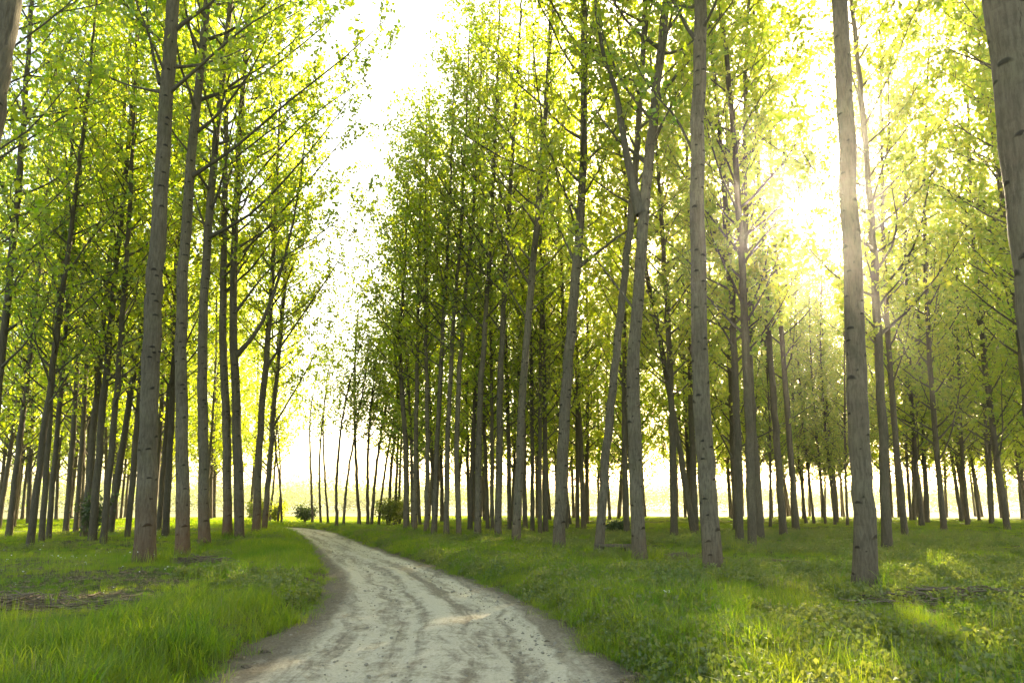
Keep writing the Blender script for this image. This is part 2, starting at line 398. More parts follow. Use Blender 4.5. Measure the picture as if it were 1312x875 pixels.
# far hills
def hills():
    a = np.radians(np.linspace(-75, 75, 240)); rings = [900, 980, 1080, 1250]
    hs = [0.0, 0.55, 1.0, 0.8]; V = []
    prof = 26 + 12 * fbm(a * 6, a * 0, 3, 4) + 8 * vnoise(a * 22, a * 0, 12)
    for r, h in zip(rings, hs): V.append(np.stack([np.sin(a) * r, np.cos(a) * r, prof * h + 2 * vnoise(a * 60, a * 0 + r, 5) * (h > 0)], 1))
    V = np.concatenate(V); ii = np.arange(len(V)).reshape(4, -1)
    F = np.stack([ii[:-1, :-1], ii[:-1, 1:], ii[1:, 1:], ii[1:, :-1]], -1).reshape(-1, 4)
    o = link('hills', mesh_data('hills', V, F, flat_mat('wooded_hill', (0.05, 0.075, 0.03), (0.10, 0.12, 0.05), 0.05, bump=0), smooth=True))
    tag(o, 'low hazy wooded hills beyond the fields', 'hills', kind='structure')
hills()

# ------------------------------------------------------------------ trees
def leaves(C, size, rng, droop=0.35, width=0.42):
    """folded diamond leaves (two triangles each) at centres C"""
    n = len(C); size = size * rng.uniform(0.65, 1.25, n)[:, None]
    d = rng.standard_normal((n, 3)); d[:, 2] -= droop; d = norm(d)
    s = norm(np.cross(d, rng.standard_normal((n, 3)))); nn = np.cross(d, s)
    b = C - d * size * 0.5; t = C + d * size * 0.5; m = b + d * size * 0.38
    l = m + s * size * width + nn * size * 0.10; r = m - s * size * width + nn * size * 0.10
    V = np.stack([b, l, t, r], 1).reshape(-1, 3); k = np.arange(n) * 4
    return V, np.concatenate([np.stack([k, k + 3, k + 2], 1), np.stack([k, k + 2, k + 1], 1)])

def smooth_path(P, n):
    """Catmull-Rom through P resampled at n points"""
    P = np.asarray(P, float); Q = np.vstack([2 * P[0] - P[1], P, 2 * P[-1] - P[-2]])
    t = np.linspace(0, len(P) - 1 - 1e-9, n); i = t.astype(int); f = (t - i)[:, None]
    p0, p1, p2, p3 = Q[i], Q[i + 1], Q[i + 2], Q[i + 3]
    return 0.5 * (2 * p1 + (p2 - p0) * f + (2 * p0 - 5 * p1 + 4 * p2 - p3) * f ** 2 + (3 * p1 - p0 - 3 * p2 + p3) * f ** 3)

def make_tree(rng, H=24.0, r0=0.22, path=None, limb_z=6.5, n_limb=46, reach=2.9, leaf=0.125, per_twig=26, twigs=9, bias=(0, 0), extra=(), sides=18, bow=0.25, spread=1.0, lowpow=0.95, low=0.62, sparse_below=0.0):
    """returns dict of raw meshes: trunk (V,F,UV), limbs list, leaf (V,F)"""
    if path is None:
        a = rng.uniform(0, 6.28); zz = np.linspace(0, H, 7)
        path = np.stack([bow * np.sin(zz / H * 2.6 + a) * zz / H * 2, bow * np.cos(zz / H * 2.1 + a) * zz / H * 2, zz], 1)
        path[:, :2] -= path[0, :2]
    TP = smooth_path(path, 46)
    TP[1:-1, :2] += rng.normal(0, 0.012, (44, 2))
    z = TP[:, 2]; H = z[-1]
    r = r0 * (1 - 0.80 * np.clip(z / H, 0, 1) ** 1.15) * (1 + 0.05 * vnoise(z * 0.7, z * 0 + rng.uniform(0, 99), 2))
    # extra rings at the foot for the flare
    zf = np.array([-0.25, -0.08, 0.02, 0.10, 0.22, 0.40, 0.7])
    dirv = (TP[2] - TP[0]) / (TP[2, 2] - TP[0, 2])
    FP = TP[0] + dirv * (zf - TP[0, 2])[:, None]; keep = TP[:, 2] > 0.9
    P = np.vstack([FP, TP[keep]]); R = np.concatenate([np.interp(zf, z, r), r[keep]])
    R = R * (1 + 0.30 * np.exp(-np.clip(P[:, 2] + 0.1, 0, None) / 0.22))
    V, F, UV = tubes(P[None], R[None], sides)
    ang = np.arctan2(V[:, 1] - np.interp(V[:, 2], P[:, 2], P[:, 0] * 0 + P[:, 1]), V[:, 0] - np.interp(V[:, 2], P[:, 2], P[:, 0]))
    ctr = np.stack([np.interp(V[:, 2], P[:, 2], P[:, 0]), np.interp(V[:, 2], P[:, 2], P[:, 1])], 1)
    ph = rng.uniform(0, 6.28)
    k = 1 + 0.13 * np.exp(-np.clip(V[:, 2], 0, None) / 0.35) * np.sin(ang * 4 + ph) + 0.025 * vnoise(ang * 2.2, V[:, 2] * 1.5, 77) + 0.02 * vnoise(ang * 5, V[:, 2] * 6, 71)
    V[:, :2] = ctr + (V[:, :2] - ctr) * k[:, None]
    UV = UV.copy(); UV[:, 0] *= 2 * np.pi * r0
    trunk = (V, F, UV)
    def on_trunk(h): return np.array([np.interp(h, z, TP[:, 0]), np.interp(h, z, TP[:, 1]), h])
    # limbs
    NP = 9; limbs = []; lr = []
    az = rng.uniform(0, 6.28)
    hs = limb_z + (H - 0.8 - limb_z) * (np.linspace(0, 1, n_limb) ** lowpow) + rng.uniform(-.2, .2, n_limb)
    B = np.array(bias, float)
    for h in hs:
        az += 2.4 + rng.uniform(-.5, .5)
        dv = np.array([math.cos(az), math.sin(az)])
        f = (h - limb_z) / (H - limb_z)
        Lh = reach * (low + (1.22 - low) * min(1, f * 4)) * (1 - 0.82 * f ** 1.6) * rng.uniform(0.7, 1.25)
        k = 1 + (dv @ B); Lh *= max(0.45, k)
        p0 = on_trunk(h); inc = math.radians(rng.uniform(44, 66)) * spread
        pts = [p0]; cur = inc; stp = Lh / (NP - 1) / 0.72
        a2 = az
        for q in range(NP - 1):
            a2 += rng.normal(0, 0.13); cur = cur * 0.94 + rng.normal(0, 0.07)
            pts.append(pts[-1] + stp * np.array([math.sin(cur) * math.cos(a2), math.sin(cur) * math.sin(a2), math.cos(cur)]))
        limbs.append(pts); rb = min(0.42 * np.interp(h, z, r), 0.0135 * (Lh / 0.72) + 0.006); lr.append(rb)
    for pts, rb in extra:
        limbs.append(smooth_path(pts, NP)); lr.append(rb)
    LP = np.array(limbs, float); lr = np.array(lr)
    taper = 1 - 0.86 * np.linspace(0, 1, NP) ** 0.8; taper[0] *= 1.35
    LR = lr[:, None] * taper[None]
    # twigs
    T = twigs; nl = len(LP)
    fr = np.linspace(0.26, 1.0, T)[None] + rng.uniform(-.04, .04, (nl, T)); fr = np.clip(fr, 0, 0.999) * (NP - 1)
    i = fr.astype(int); g = (fr - i)[..., None]; a = np.arange(nl)[:, None]
    base = LP[a, i] * (1 - g) + LP[a, np.minimum(i + 1, NP - 1)] * g
    tdir = norm(LP[a, np.minimum(i + 1, NP - 1)] - LP[a, i])
    side = norm(np.cross(tdir, rng.standard_normal((nl, T, 3))))
    td = norm(tdir * rng.uniform(0.35, 1.1, (nl, T, 1)) + side * 0.9 + np.array([0, 0, 0.25]))
    llen = np.linalg.norm(np.diff(LP, axis=1), axis=2).sum(1)
    tl = (0.22 + 0.17 * llen[:, None]) * rng.uniform(0.6, 1.35, (nl, T)) * (1.05 - 0.35 * fr / (NP - 1))
    tl = np.clip(tl, 0.25, 1.5)
    NT = 4; tq = np.linspace(0, 1, NT)
    TW = base[:, :, None, :] + td[:, :, None, :] * (tl[:, :, None] * tq[None, None])[..., None]
    TW[..., 2] += (0.10 * tq ** 2)[None, None] * tl[:, :, None]
    TW[:, :, 1:] += rng.normal(0, 0.03, (nl, T, NT - 1, 3))
    TW = TW.reshape(nl * T, NT, 3); trad = np.repeat(np.clip(lr * 0.26, 0.0055, 0.013), T)[:, None] * np.linspace(1, 0.45, NT)[None]
    # leaves round the twigs
    cnt = np.maximum(3, (per_twig * (tl / 0.75)).astype(int)).ravel()
    if sparse_below > 0:
        cnt = np.where(TW[:, 0, 2] < sparse_below, (cnt * 0.13).astype(int), cnt)
    tid = np.repeat(np.arange(nl * T), cnt); q = rng.uniform(0.15, 1.12, len(tid)) * (NT - 1)
    qi = np.minimum(q.astype(int), NT - 2); qf = (q - qi)[:, None]
    C = TW[tid, qi] * (1 - qf) + TW[tid, qi + 1] * qf + rng.normal(0, 0.075, (len(tid), 3)) * (0.6 + leaf * 4)
    leafm = leaves(C, leaf, rng)
    return dict(trunk=trunk, LP=LP, LR=LR, TW=TW, TR=trad, T=T, leaf=leafm, H=H)

def limb_meshes(d, sides=6):
    out = []
    for k in range(len(d['LP'])):
        a = tubes(d['LP'][k:k + 1], d['LR'][k:k + 1], sides); s = slice(k * d['T'], (k + 1) * d['T'])
        b = tubes(d['TW'][s], d['TR'][s], 3)
        out.append(merge([a, b]))
    return out

def trunk_all(d, sides=5):
    return merge([d['trunk'], tubes(d['LP'], d['LR'], sides), tubes(d['TW'], d['TR'], 3)])

def root_empty(name, loc, rz=0.0, scale=1.0):
    o = bpy.data.objects.new(name, None); COL.objects.link(o); o.location = loc; o.rotation_euler = (0, 0, rz); o.scale = (scale,) * 3
    o.empty_display_size = 0.3
    return o

def px_path(base, pts, H, d_off=None):
    """trunk path (local) through photo points, kept in the upright plane at the tree's own depth"""
    out = [np.zeros(3)]
    for px, py in pts:
        r = ray(px, py); t = base[1] / r[1]; p = np.array([0, 0, CAM_H]) + r * t
        out.append(p - base)
    last, prev = out[-1], out[-2]
    sl = (last - prev) / max(1e-3, last[2] - prev[2]); z = last[2]
    for zz in np.linspace(z, H, 5)[1:]:
        sl = sl * 0.75; last = last + sl * (zz - last[2]); last[2] = zz; out.append(last.copy())
    return np.array(out)

def px_limb(base, pts, dy=0.0):
    out = []
    for k, (px, py) in enumerate(pts):
        dep = base[1] + dy * k / (len(pts) - 1); r = ray(px, py); p = np.array([0, 0, CAM_H]) + r * dep / r[1]
        out.append(p - base)
    return out

ROW_IN = 'roadside row inside the bend'; ROW_OUT = 'roadside row on the outside of the bend'
NEAR = []
def near_tree(bx, by, pts, dia, label, H=25, limb_z=8.5, seed=0, extra=(), bias=(0, 0), n_limb=44, reach=3.0, group=None, per_twig=27, leaf=0.125):
    base = at_ground(bx, by); rng = np.random.default_rng(100 + seed)
    ex = [(px_limb(base, p, dy), r) for p, r, dy in extra]
    d = make_tree(rng, H, dia * 0.365, px_path(base, pts, H), limb_z, n_limb, reach, leaf, per_twig, 9, bias, ex, sides=22)
    root = root_empty('poplar_tree', base); tag(root, label, 'tree', group)
    V, F, UV = d['trunk']; tr = link('trunk', mesh_data('trunk', V, F, M_BARK_RED if -20 < bx < 400 else M_BARK, UV, True), root)
    for V, F, UV in limb_meshes(d): link('limb', mesh_data('limb', V, F, M_LIMB, UV, True), tr)
    V, F = d['leaf']; link('crown', mesh_data('crown', V, F, M_LEAF), root)
    NEAR.append(base); return root

# inside the bend
near_tree(-85, 800, [(-17, 200), (10, 0)], .40, 'grey poplar trunk leaning in at the edge, beside the grassy hollow', seed=1, limb_z=9.5, n_limb=36)
near_tree(185, 724, [(190, 560), (196, 400), (202, 300), (222, 0)], .50, 'thick poplar with reddish brown foot, first of the row inside the road bend', seed=2, bias=(.25, 0), limb_z=10.0,
          extra=[([(213, 122), (245, 95), (290, 55), (330, 25), (420, -25)], .045, -1.0), ([(205, 108), (193, 55), (187, 0), (190, -40)], .04, .5), ([(206, 118), (160, 108), (110, 82), (60, 40)], .03, 1.0)])
near_tree(234, 714, [(234, 560), (232, 437), (241, 250), (266, 0)], .44, 'pale poplar with twigs heaped at its foot, beside the reddish trunk', seed=3, bias=(.3, 0), limb_z=9.6,
          extra=[([(243, 228), (300, 190), (370, 130), (440, 75), (500, 20)], .05, -1.5), ([(262, 70), (252, 20), (248, -30)], .035, .5)])
near_tree(262, 702, [(260, 560), (259, 437), (266, 300), (277, 180), (296, 0)], .42, 'grey poplar standing third in the row inside the road bend', seed=4, bias=(.35, 0), limb_z=9.2,
          extra=[([(266, 305), (320, 275), (370, 225), (420, 165), (470, 95)], .055, -2), ([(266, 300), (250, 255), (235, 205), (225, 150)], .04, 1.5)])
near_tree(291, 692, [(290, 560), (286, 400), (288, 250), (292, 80)], .40, 'slim grey poplar standing fourth in the row inside the road bend', seed=5, bias=(.45, 0), limb_z=8.2, reach=3.4,
          extra=[([(287, 345), (330, 305), (380, 250), (430, 190), (480, 130)], .05, -2)])
near_tree(307, 690, [(304, 560), (299, 400), (303, 250), (315, 60)], .44, 'poplar standing fifth in the row inside the road bend, forking limbs over the road', seed=6, bias=(.4, 0), limb_z=7.6, reach=3.2,
          extra=[([(303, 455), (335, 415), (365, 330), (385, 230), (395, 130)], .085, -1), ([(302, 400), (350, 340), (410, 300), (470, 250)], .045, -2)])
near_tree(328, 684, [(333, 560), (343, 437), (352, 300), (358, 150)], .40, 'poplar standing sixth in the row inside the road bend, tilted towards the road', seed=7, bias=(.15, 0), limb_z=6.8, reach=2.7, H=20,
          extra=[([(342, 470), (390, 400), (430, 340), (460, 280)], .05, -1)])
near_tree(338, 682, [(345, 600), (353, 500), (364, 380), (371, 250)], .34, 'slender tilted poplar, last of the row inside the road bend', seed=8, bias=(.1, 0), limb_z=6.2, reach=2.4, H=17,
          extra=[([(351, 545), (375, 505), (400, 460), (425, 410)], .05, -1)])
# outside the bend
near_tree(1392, 868, [(1340, 430), (1290, 0)], .50, 'massive poplar leaning in at the edge, closest to the road on the sun side', seed=9, limb_z=9.5, n_limb=36)
near_tree(1108, 757, [(1105, 640), (1098, 500), (1090, 300), (1076, 0)], .42, 'straight bare grey poplar trunk beside the sun, its foot lit by a sunny grass patch', seed=10, limb_z=9.6, n_limb=38)
near_tree(914, 732, [(905, 600), (899, 480), (893, 250), (898, 0)], .46, 'stout poplar trunk flaring at its foot, left neighbour of the trunk beside the sun', seed=11, limb_z=9.4, bias=(-.2, 0),
          extra=[([(893, 205), (865, 150), (830, 110), (800, 50)], .035, 1)])
near_tree(820, 722, [(815, 600), (812, 480), (820, 330), (828, 240), (840, 120), (854, 0)], .42, 'forked poplar whose trunk splits in two, standing beside the low dark timber', seed=12, limb_z=9.0, bias=(-.2, 0),
          extra=[([(822, 275), (808, 225), (797, 165), (790, 120), (768, 50), (762, -20), (758, -120)], .12, .4), ([(815, 400), (770, 340), (735, 300), (700, 270)], .03, 1)])
near_tree(767, 712, [(775, 600), (785, 500), (797, 380), (812, 240), (822, 100)], .31, 'slim curving poplar tilted towards the forked one, behind the low dark timber', seed=13, limb_z=8.5, n_limb=38)
near_tree(716, 706, [(720, 600), (727, 480), (738, 350), (747, 200), (748, 60)], .42, 'poplar with twin limbs rising in a V, next but one to the forked poplar', seed=14, limb_z=8.4, bias=(-.2, -.1),
          extra=[([(738, 345), (790, 305), (830, 280), (880, 240)], .05, -.5), ([(736, 335), (715, 290), (697, 255), (670, 215)], .04, .5), ([(746, 90), (752, 20), (765, -60)], .06, .3)])
OUTROW = [(661, 696, [(670, 500), (680, 380), (692, 230), (702, 90)], .38, 'sixth'), (638, 690, [(640, 540), (644, 420), (654, 240), (664, 90)], .36, 'seventh'),
          (612, 688, [(615, 520), (624, 380), (632, 240)], .34, 'eighth'), (588, 688, [(585, 560), (592, 430), (604, 300)], .30, 'ninth'),
          (572, 688, [(574, 560), (580, 430), (588, 330)], .28, 'tenth'), (556, 687, [(561, 560), (566, 450), (572, 350)], .29, 'eleventh'),
          (546, 684, [(548, 560), (546, 440)], .28, 'twelfth'), (531, 683, [(533, 560), (535, 440)], .28, 'thirteenth'), (521, 683, [(519, 560), (512, 440), (516, 380)], .34, 'fourteenth')]
for k, (bx, by, pts, dia, nm) in enumerate(OUTROW):
    ex = []
    if k == 0: ex = [([(676, 410), (640, 350), (605, 290)], .035, .5), ([(678, 400), (720, 365), (770, 335)], .03, .5), ([(690, 260), (712, 215), (725, 180)], .05, .3)]
    near_tree(bx, by, pts, dia, 'grey poplar standing %s in the row on the outside of the road bend' % nm, seed=20 + k, limb_z=7.6 - 0.25 * k, bias=(-.25, 0), extra=ex, H=[25, 24.5, 23.5, 22, 20.5, 19.5, 18.5, 17.5, 16.2][k], reach=[2.7, 2.7, 2.6, 2.5, 2.4, 2.3, 2.3, 2.2, 2.2][k], n_limb=46, per_twig=17)

# variants for the trees inside the plantation
def variant(seed, **kw):
    d = make_tree(np.random.default_rng(seed), **kw)
    V, F, UV = d['trunk']; tm = mesh_data('trunk', V, F, M_BARK2, UV, True)
    V, F, UV = merge([tubes(d['LP'], d['LR'], 5), tubes(d['TW'], d['TR'], 3)]); lm = mesh_data('limb', V, F, M_LIMB, UV, True); V, F = d['leaf']
    return tm, mesh_data('crown', V, F, M_LEAF), lm
MID = [variant(300 + k, H=25 + k % 3, r0=0.145, limb_z=5.6 + 0.5 * (k % 3), n_limb=52, reach=2.9, leaf=0.145, per_twig=26, twigs=9, sides=14, bow=0.35, low=0.8, lowpow=1.05) for k in range(6)]
FAR = [variant(400 + k, H=24 + k % 4, r0=0.125, limb_z=2.9 + 0.5 * (k % 3), n_limb=52, reach=3.0, leaf=0.17, per_twig=17, twigs=8, sides=10, bow=0.45, low=0.9, lowpow=1.15) for k in range(7)]
FULL = [variant(520 + k, H=11.5 + k, r0=0.10, limb_z=4.2, n_limb=40, reach=2.1, leaf=0.15, per_twig=13, twigs=7, sides=8, bow=0.3, low=0.9) for k in range(3)]
THIN = [variant(500 + k, H=10.5 + k, r0=0.075, limb_z=4.5, n_limb=26, reach=1.7, leaf=0.15, per_twig=7, twigs=6, sides=8, bow=0.5) for k in range(3)]

LIGHT = [variant(560 + k, H=24 + k, r0=0.115, limb_z=4.6, n_limb=48, reach=2.8, leaf=0.145, per_twig=13, twigs=9, sides=12, bow=0.2, low=0.85, lowpow=1.05) for k in range(3)]
SPARSE = [variant(540 + k, H=25 + k, r0=0.14, limb_z=6.5, n_limb=40, reach=2.5, leaf=0.14, per_twig=22, twigs=8, sides=12, bow=0.35, sparse_below=15.0) for k in range(2)]
def lane_dist(p): return abs(p[0] * SUN.y - p[1] * SUN.x) / math.hypot(SUN.x, SUN.y)

def dip(p, sc, H=26.0):
    '''lowers the trees in the strip towards the sun, shaped to let its light through'''
    if lane_dist(p) < 2.6 and p[1] > 33: return min(sc, (CAM_H + 0.40 * p[1] - 1.0) / H)  # height cut to keep these crowns under the line to the sun
    q = 656 + 900 * p[0] / p[1]           # edge trees along the road clearing stay lower
    if 505 < q < 600: return min(sc, (CAM_H + (645 - np.interp(q - 18, [440, 500, 545, 580], [480, 260, 135, 10])) / 900 * p[1]) / H)
    return sc

def place(var, loc, rz, sc, rad, tilt=(0, 0), label='', group=''):
    root = root_empty('poplar_tree', loc, rz, 1.0); tag(root, label, 'tree', group)
    root.rotation_euler = (tilt[0], tilt[1], 0)
    tr = link('trunk', var[0], root); cr = link('crown', var[1], root)
    lb = link('limb', var[2], root); lb['kind'] = 'stuff'
    for o in (tr, cr, lb): o.rotation_euler = (0, 0, rz); o.scale = (sc, sc, sc)
    return root

LAB_IN = ('slim dark poplar standing in the plantation behind the roadside row, inside the road bend', 'poplars in the plantation inside the bend')
LAB_OUT = ('slim dark poplar standing in the plantation behind the roadside row, outside the road bend', 'poplars in the plantation outside the bend')
LAB_FAR_IN = ('thin hazy poplar far back in the plantation inside the road bend, before the bright field', 'far poplars inside the bend')
LAB_FAR_OUT = ('thin hazy poplar far back in the plantation outside the road bend, before the bright field', 'far poplars outside the bend')
OWN = {k: (v, None) for k, v in {
    (38, 702): 'dark poplar standing foremost of the inner trees, past the white flowers inside the bend',
    (53, 695): 'dark poplar close behind the foremost inner tree inside the bend',
    (132, 697): 'stout dark poplar crossed by a pale leaning neighbour inside the bend',
    (163, 689): 'slim dark poplar just behind the row, between leaning trunk and reddish foot',
    (212, 686): 'slim poplar glimpsed between the reddish foot and the pale trunk with the twig heap',
    (948, 695): 'slim dark poplar paired with a slightly closer one, past the stout flaring trunk',
    (964, 700): 'slim grey poplar, closer of a pair past the stout flaring trunk',
    (974, 691): 'dark poplar right behind the pair past the stout flaring trunk',
    (1004, 687): 'thinly leaved poplar standing under the sun, clear of its neighbours',
    (1137, 705): 'slim poplar close behind the straight bare trunk beside the sun',
    (1160, 688): 'dark poplar behind the slim one that follows the straight bare trunk',
    (864, 688): 'slim poplar alone beside the bright opening to the field',
    (803, 685): 'dark poplar showing behind the forked trunk, above the low bush',
    (692, 685): 'dark many-limbed poplar behind the gap next to the twin-limbed poplar'}.items()}
taken = [b[:2] for b in NEAR]
rng = np.random.default_rng(11)
mid_px = [(38, 702), (53, 695), (62, 691), (11, 688), (84, 685), (107, 688), (118, 693), (132, 697), (163, 689), (212, 686), (97, 683), (-25, 700), (203, 682),
          (948, 695), (964, 700), (974, 691), (987, 677), (1004, 687), (1020, 681), (1137, 705), (1160, 688), (864, 688), (803, 685), (692, 685), (682, 683), (726, 681), (740, 678), (748, 678), (653, 682), (631, 683), (625, 679), (602, 680), (673, 680), (699, 683),
          (1188, 670), (1211, 670), (1240, 669), (1271, 670), (1289, 668), (1043, 672), (1058, 672), (1070, 673), (1086, 674), (1033, 671), (1255, 668), (1330, 690), (1420, 712), (1490, 720), (1385, 698), (1450, 700), (1355, 684), (1530, 706), (1410, 684), (-90, 712), (-150, 730), (1232, 669), (1340, 668), (1310, 667)]
for k, (px, py) in enumerate(mid_px):
    b = at_ground(px, py); L = OWN.get((px, py)) or (LAB_IN if px < 400 else LAB_OUT)
    taken.append(b[:2]); wpx = rng.uniform(.8, 1.1)
    sp = lane_dist(b) < 1.5 and b[1] < 34
    place(SPARSE[k % 2] if sp else LIGHT[k % 3] if 590 < px < 800 or px < 400 else MID[k % 6] if b[1] < 34 else FAR[k % 7], b, rng.uniform(0, 6.28), dip(b, wpx), 1, (0, rng.normal(0, .012)), *L)
# two trunks leaning apart from one foot, and the crossing one inside the bend
def leaning(px, py, tiltdeg, label, sc=0.95, v=0):
    b = at_ground(px, py); taken.append(b[:2])
    return place(MID[v], b, 1.0 + v, sc, 1, (0, math.radians(tiltdeg)), label, None)
leaning(891, 684, -1.0, 'upright dark poplar sharing its foot with a strongly leaning one', .95, 1)
leaning(889, 685.5, -9.0, 'strongly leaning dark poplar sharing its foot with an upright one', .85, 2)
leaning(140, 686, 6.0, 'pale poplar leaning across its dark upright neighbour inside the road bend', .9, 3)
# rows further in
u = norm(np.array([-.426, .904])); v = np.array([u[1], -u[0]])
def free(p, r): return all((p[0] - q[0]) ** 2 + (p[1] - q[1]) ** 2 > r * r for q in taken)
for i in range(-21, 34):
    for j in range(-6, 27):
        p = np.array([2.9, 15.8]) + v * (i * 3.5) + u * (j * 3.6) + rng.normal(0, .55, 2)
        if p[1] < 30 or p[1] > (66 if p[0] / p[1] < .12 else 74) + 5 * math.sin(p[0] * .13): continue
        pix = 656 + 900 * p[0] / p[1]
        if pix < -100 or pix > 1430: continue
        e, _ = road_e(np.array([p[0]]), np.array([p[1]]))
        if e[0] < 2.2: continue
        if 345 < pix < 512: continue
        if p[1] < 36 and 200 < pix < 520: continue
        if 826 < pix < 858 and p[1] > 32: continue
        if lane_dist(p) < 1.6 and p[1] < 36: continue
        if not free(p, 2.3): continue
        taken.append(p)
        z = ground_z(p[:1], p[1:])[0]
        L = LAB_FAR_IN if pix < 430 else LAB_FAR_OUT
        place(FAR[rng.integers(7)], (p[0], p[1], z), rng.uniform(0, 6.28), dip(p, rng.uniform(.8, 1.1)), 1, (0, rng.normal(-.01, .025)), *L)
for k, (px, py) in enumerate([(400, 676), (411, 676.5), (420, 676), (431, 675), (440, 675), (460, 674), (471, 674), (476, 673), (485, 673), (498, 673), (506, 673), (345, 672), (356, 671), (361, 671)]):
    b = at_ground(px, py)
    place((FULL if 455 < px < 510 and k % 4 else THIN)[k % 3], b, k * 1.7, rng.uniform(.85, 1.1), 1, (0, rng.normal(0, .03)), 'thin young tree with sparse leaves beyond the far end of the road', 'thin trees beyond the road end')

# shrubs
def shrub(px, py, w, h, mat, label, seed, n=900, leaf=.11):
    b = at_ground(px, py); rng = np.random.default_rng(seed); root = root_empty('shrub', b); tag(root, label, 'shrub')
    ns = 9; a = rng.uniform(0, 6.28, ns); P = []
    for k in range(ns):
        r = rng.uniform(.3, 1) * w / 2; t = np.linspace(0, 1, 6)[:, None]
        P.append(np.hstack([np.cos(a[k]) * r * t ** 1.3, np.sin(a[k]) * r * t ** 1.3, (h * rng.uniform(.6, .95)) * t ** .8 - .03]) + rng.normal(0, .02, (6, 3)) * t)
    P = np.array(P); V, F, UV = tubes(P, np.linspace(.028, .008, 6)[None] * np.ones((ns, 1)), 5)
    link('stem', mesh_data('stem', V, F, M_LIMB, UV, True), root)
    m = rng.integers(0, ns, n); q = rng.uniform(1.6, 5, n); qi = np.minimum(q.astype(int), 4); qf = (q - qi)[:, None]
    C = P[m, qi] * (1 - qf) + P[m, qi + 1] * qf + rng.normal(0, 1, (n, 3)) * np.array([w * .13, w * .13, h * .12])
    C[:, 2] = np.abs(C[:, 2]) + .05
    V, F = leaves(C, leaf, rng); link('crown', mesh_data('crown', V, F, mat), root)
shrub(390, 674, 1.45, 1.15, M_SHRUB, 'dark rounded shrub standing alone beyond the road end', 1, 1300, .12)
shrub(352, 674, 1.7, 1.3, M_SHRUB2, 'bright yellow green shrub beside the last poplar inside the bend', 2, 1500, .13)
shrub(332, 674, 1.5, 1.6, M_SHRUB2, 'taller bright shrub half hidden behind the last poplars inside the bend', 3, 1200, .13)
shrub(496, 672, 2.0, 1.5, M_SHRUB2, 'leafy green shrub behind the thin trees outside the bend', 4, 1800, .13)
shrub(512, 671, 1.6, 1.5, M_SHRUB2, 'light green shrub beside the leafy green one outside the bend', 5, 1200, .13)
shrub(120, 690, 1.0, 1.5, M_SHRUB, 'small dark bushy sapling among the poplars inside the bend', 6, 700, .12)
shrub(788, 683, 1.4, .55, M_SHRUB, 'low green bush on the ground behind the forked poplar', 7, 900, .10)

# far wood beyond the fields: one mass
def far_wood():
    rng = np.random.default_rng(5); C = []
    for a in np.radians(np.arange(-58, 58, .55)):
        r = rng.uniform(330, 460); h = rng.uniform(7, 15); n = 110
        c = rng.normal(0, 1, (n, 3)) * np.array([2.6, 2.6, h * .26]); c[:, 2] += h * .55
        c[:, 2] = np.clip(c[:, 2], .6, None)
        C.append(c + np.array([math.sin(a) * r, math.cos(a) * r, 0]))
    C = np.concatenate(C); V, F = leaves(C, 1.5, rng)
    o = link('far_wood', mesh_data('far_wood', V, F, M_LEAF)); tag(o, 'far line of hazy trees across the bright field', 'wood', kind='stuff')
far_wood()
def far_hedge():
    rng = np.random.default_rng(6); C = []
    for a in np.radians(np.arange(-50, 50, .8)):
        r = rng.uniform(110, 165); h = rng.uniform(2.5, 8.5); n = 1000
        c = rng.normal(0, 1, (n, 3)) * np.array([1.7, 1.7, h * .25]); c[:, 2] = np.clip(c[:, 2] + h * .5, .2, None)
        C.append(c + np.array([math.sin(a) * r, math.cos(a) * r, 0]))
    V, F = leaves(np.concatenate(C), .26, rng)
    o = link('far_hedge', mesh_data('far_hedge', V, F, leaf_mat('pale_hedge_leaf', (0.10, 0.12, 0.06), (0.14, 0.15, 0.08), (0.25, 0.28, 0.13), (0.34, 0.33, 0.18), 0.5))); tag(o, 'hazy line of pale bushes at the edge of the bright field', 'hedge', kind='stuff')
far_hedge()

# ------------------------------------------------------------------ scatter by geometry nodes (uncountable things)
def tuft_collection(name, meshes):
    c = bpy.data.collections.new(name)
    for k, me in enumerate(meshes):
        o = bpy.data.objects.new(name, me); c.objects.link(o)
    return c

def scatter(name, P, rot, scale, coll, label, cat):
    me = mesh_pts(name, P, rot, scale)
    o = link(name, me); tag(o, label, cat, kind='stuff')
    g = bpy.data.node_groups.new(name, 'GeometryNodeTree')
    g.interface.new_socket('Geometry', in_out='INPUT', socket_type='NodeSocketGeometry')
    g.interface.new_socket('Geometry', in_out='OUTPUT', socket_type='NodeSocketGeometry')
    a = g.nodes.new('NodeGroupInput'); z = g.nodes.new('NodeGroupOutput')
    ip = g.nodes.new('GeometryNodeInstanceOnPoints'); ci = g.nodes.new('GeometryNodeCollectionInfo')
    ci.inputs['Collection'].default_value = coll; ci.inputs['Separate Children'].default_value = True; ci.inputs['Reset Children'].default_value = True
    ip.inputs['Pick Instance'].default_value = True
    def attr(nm, typ):
        n = g.nodes.new('GeometryNodeInputNamedAttribute'); n.data_type = typ; n.inputs['Name'].default_value = nm; return n.outputs[0]
    g.links.new(a.outputs[0], ip.inputs['Points']); g.links.new(ci.outputs[0], ip.inputs['Instance'])
    g.links.new(attr('pick', 'INT'), ip.inputs['Instance Index'])
    e2r = g.nodes.new('FunctionNodeEulerToRotation'); g.links.new(attr('rot', 'FLOAT_VECTOR'), e2r.inputs[0]); g.links.new(e2r.outputs[0], ip.inputs['Rotation'])
    g.links.new(attr('scl', 'FLOAT_VECTOR'), ip.inputs['Scale'])
    g.links.new(ip.outputs[0], z.inputs[0])
    mod = o.modifiers.new('scatter', 'NODES'); mod.node_group = g
    return o

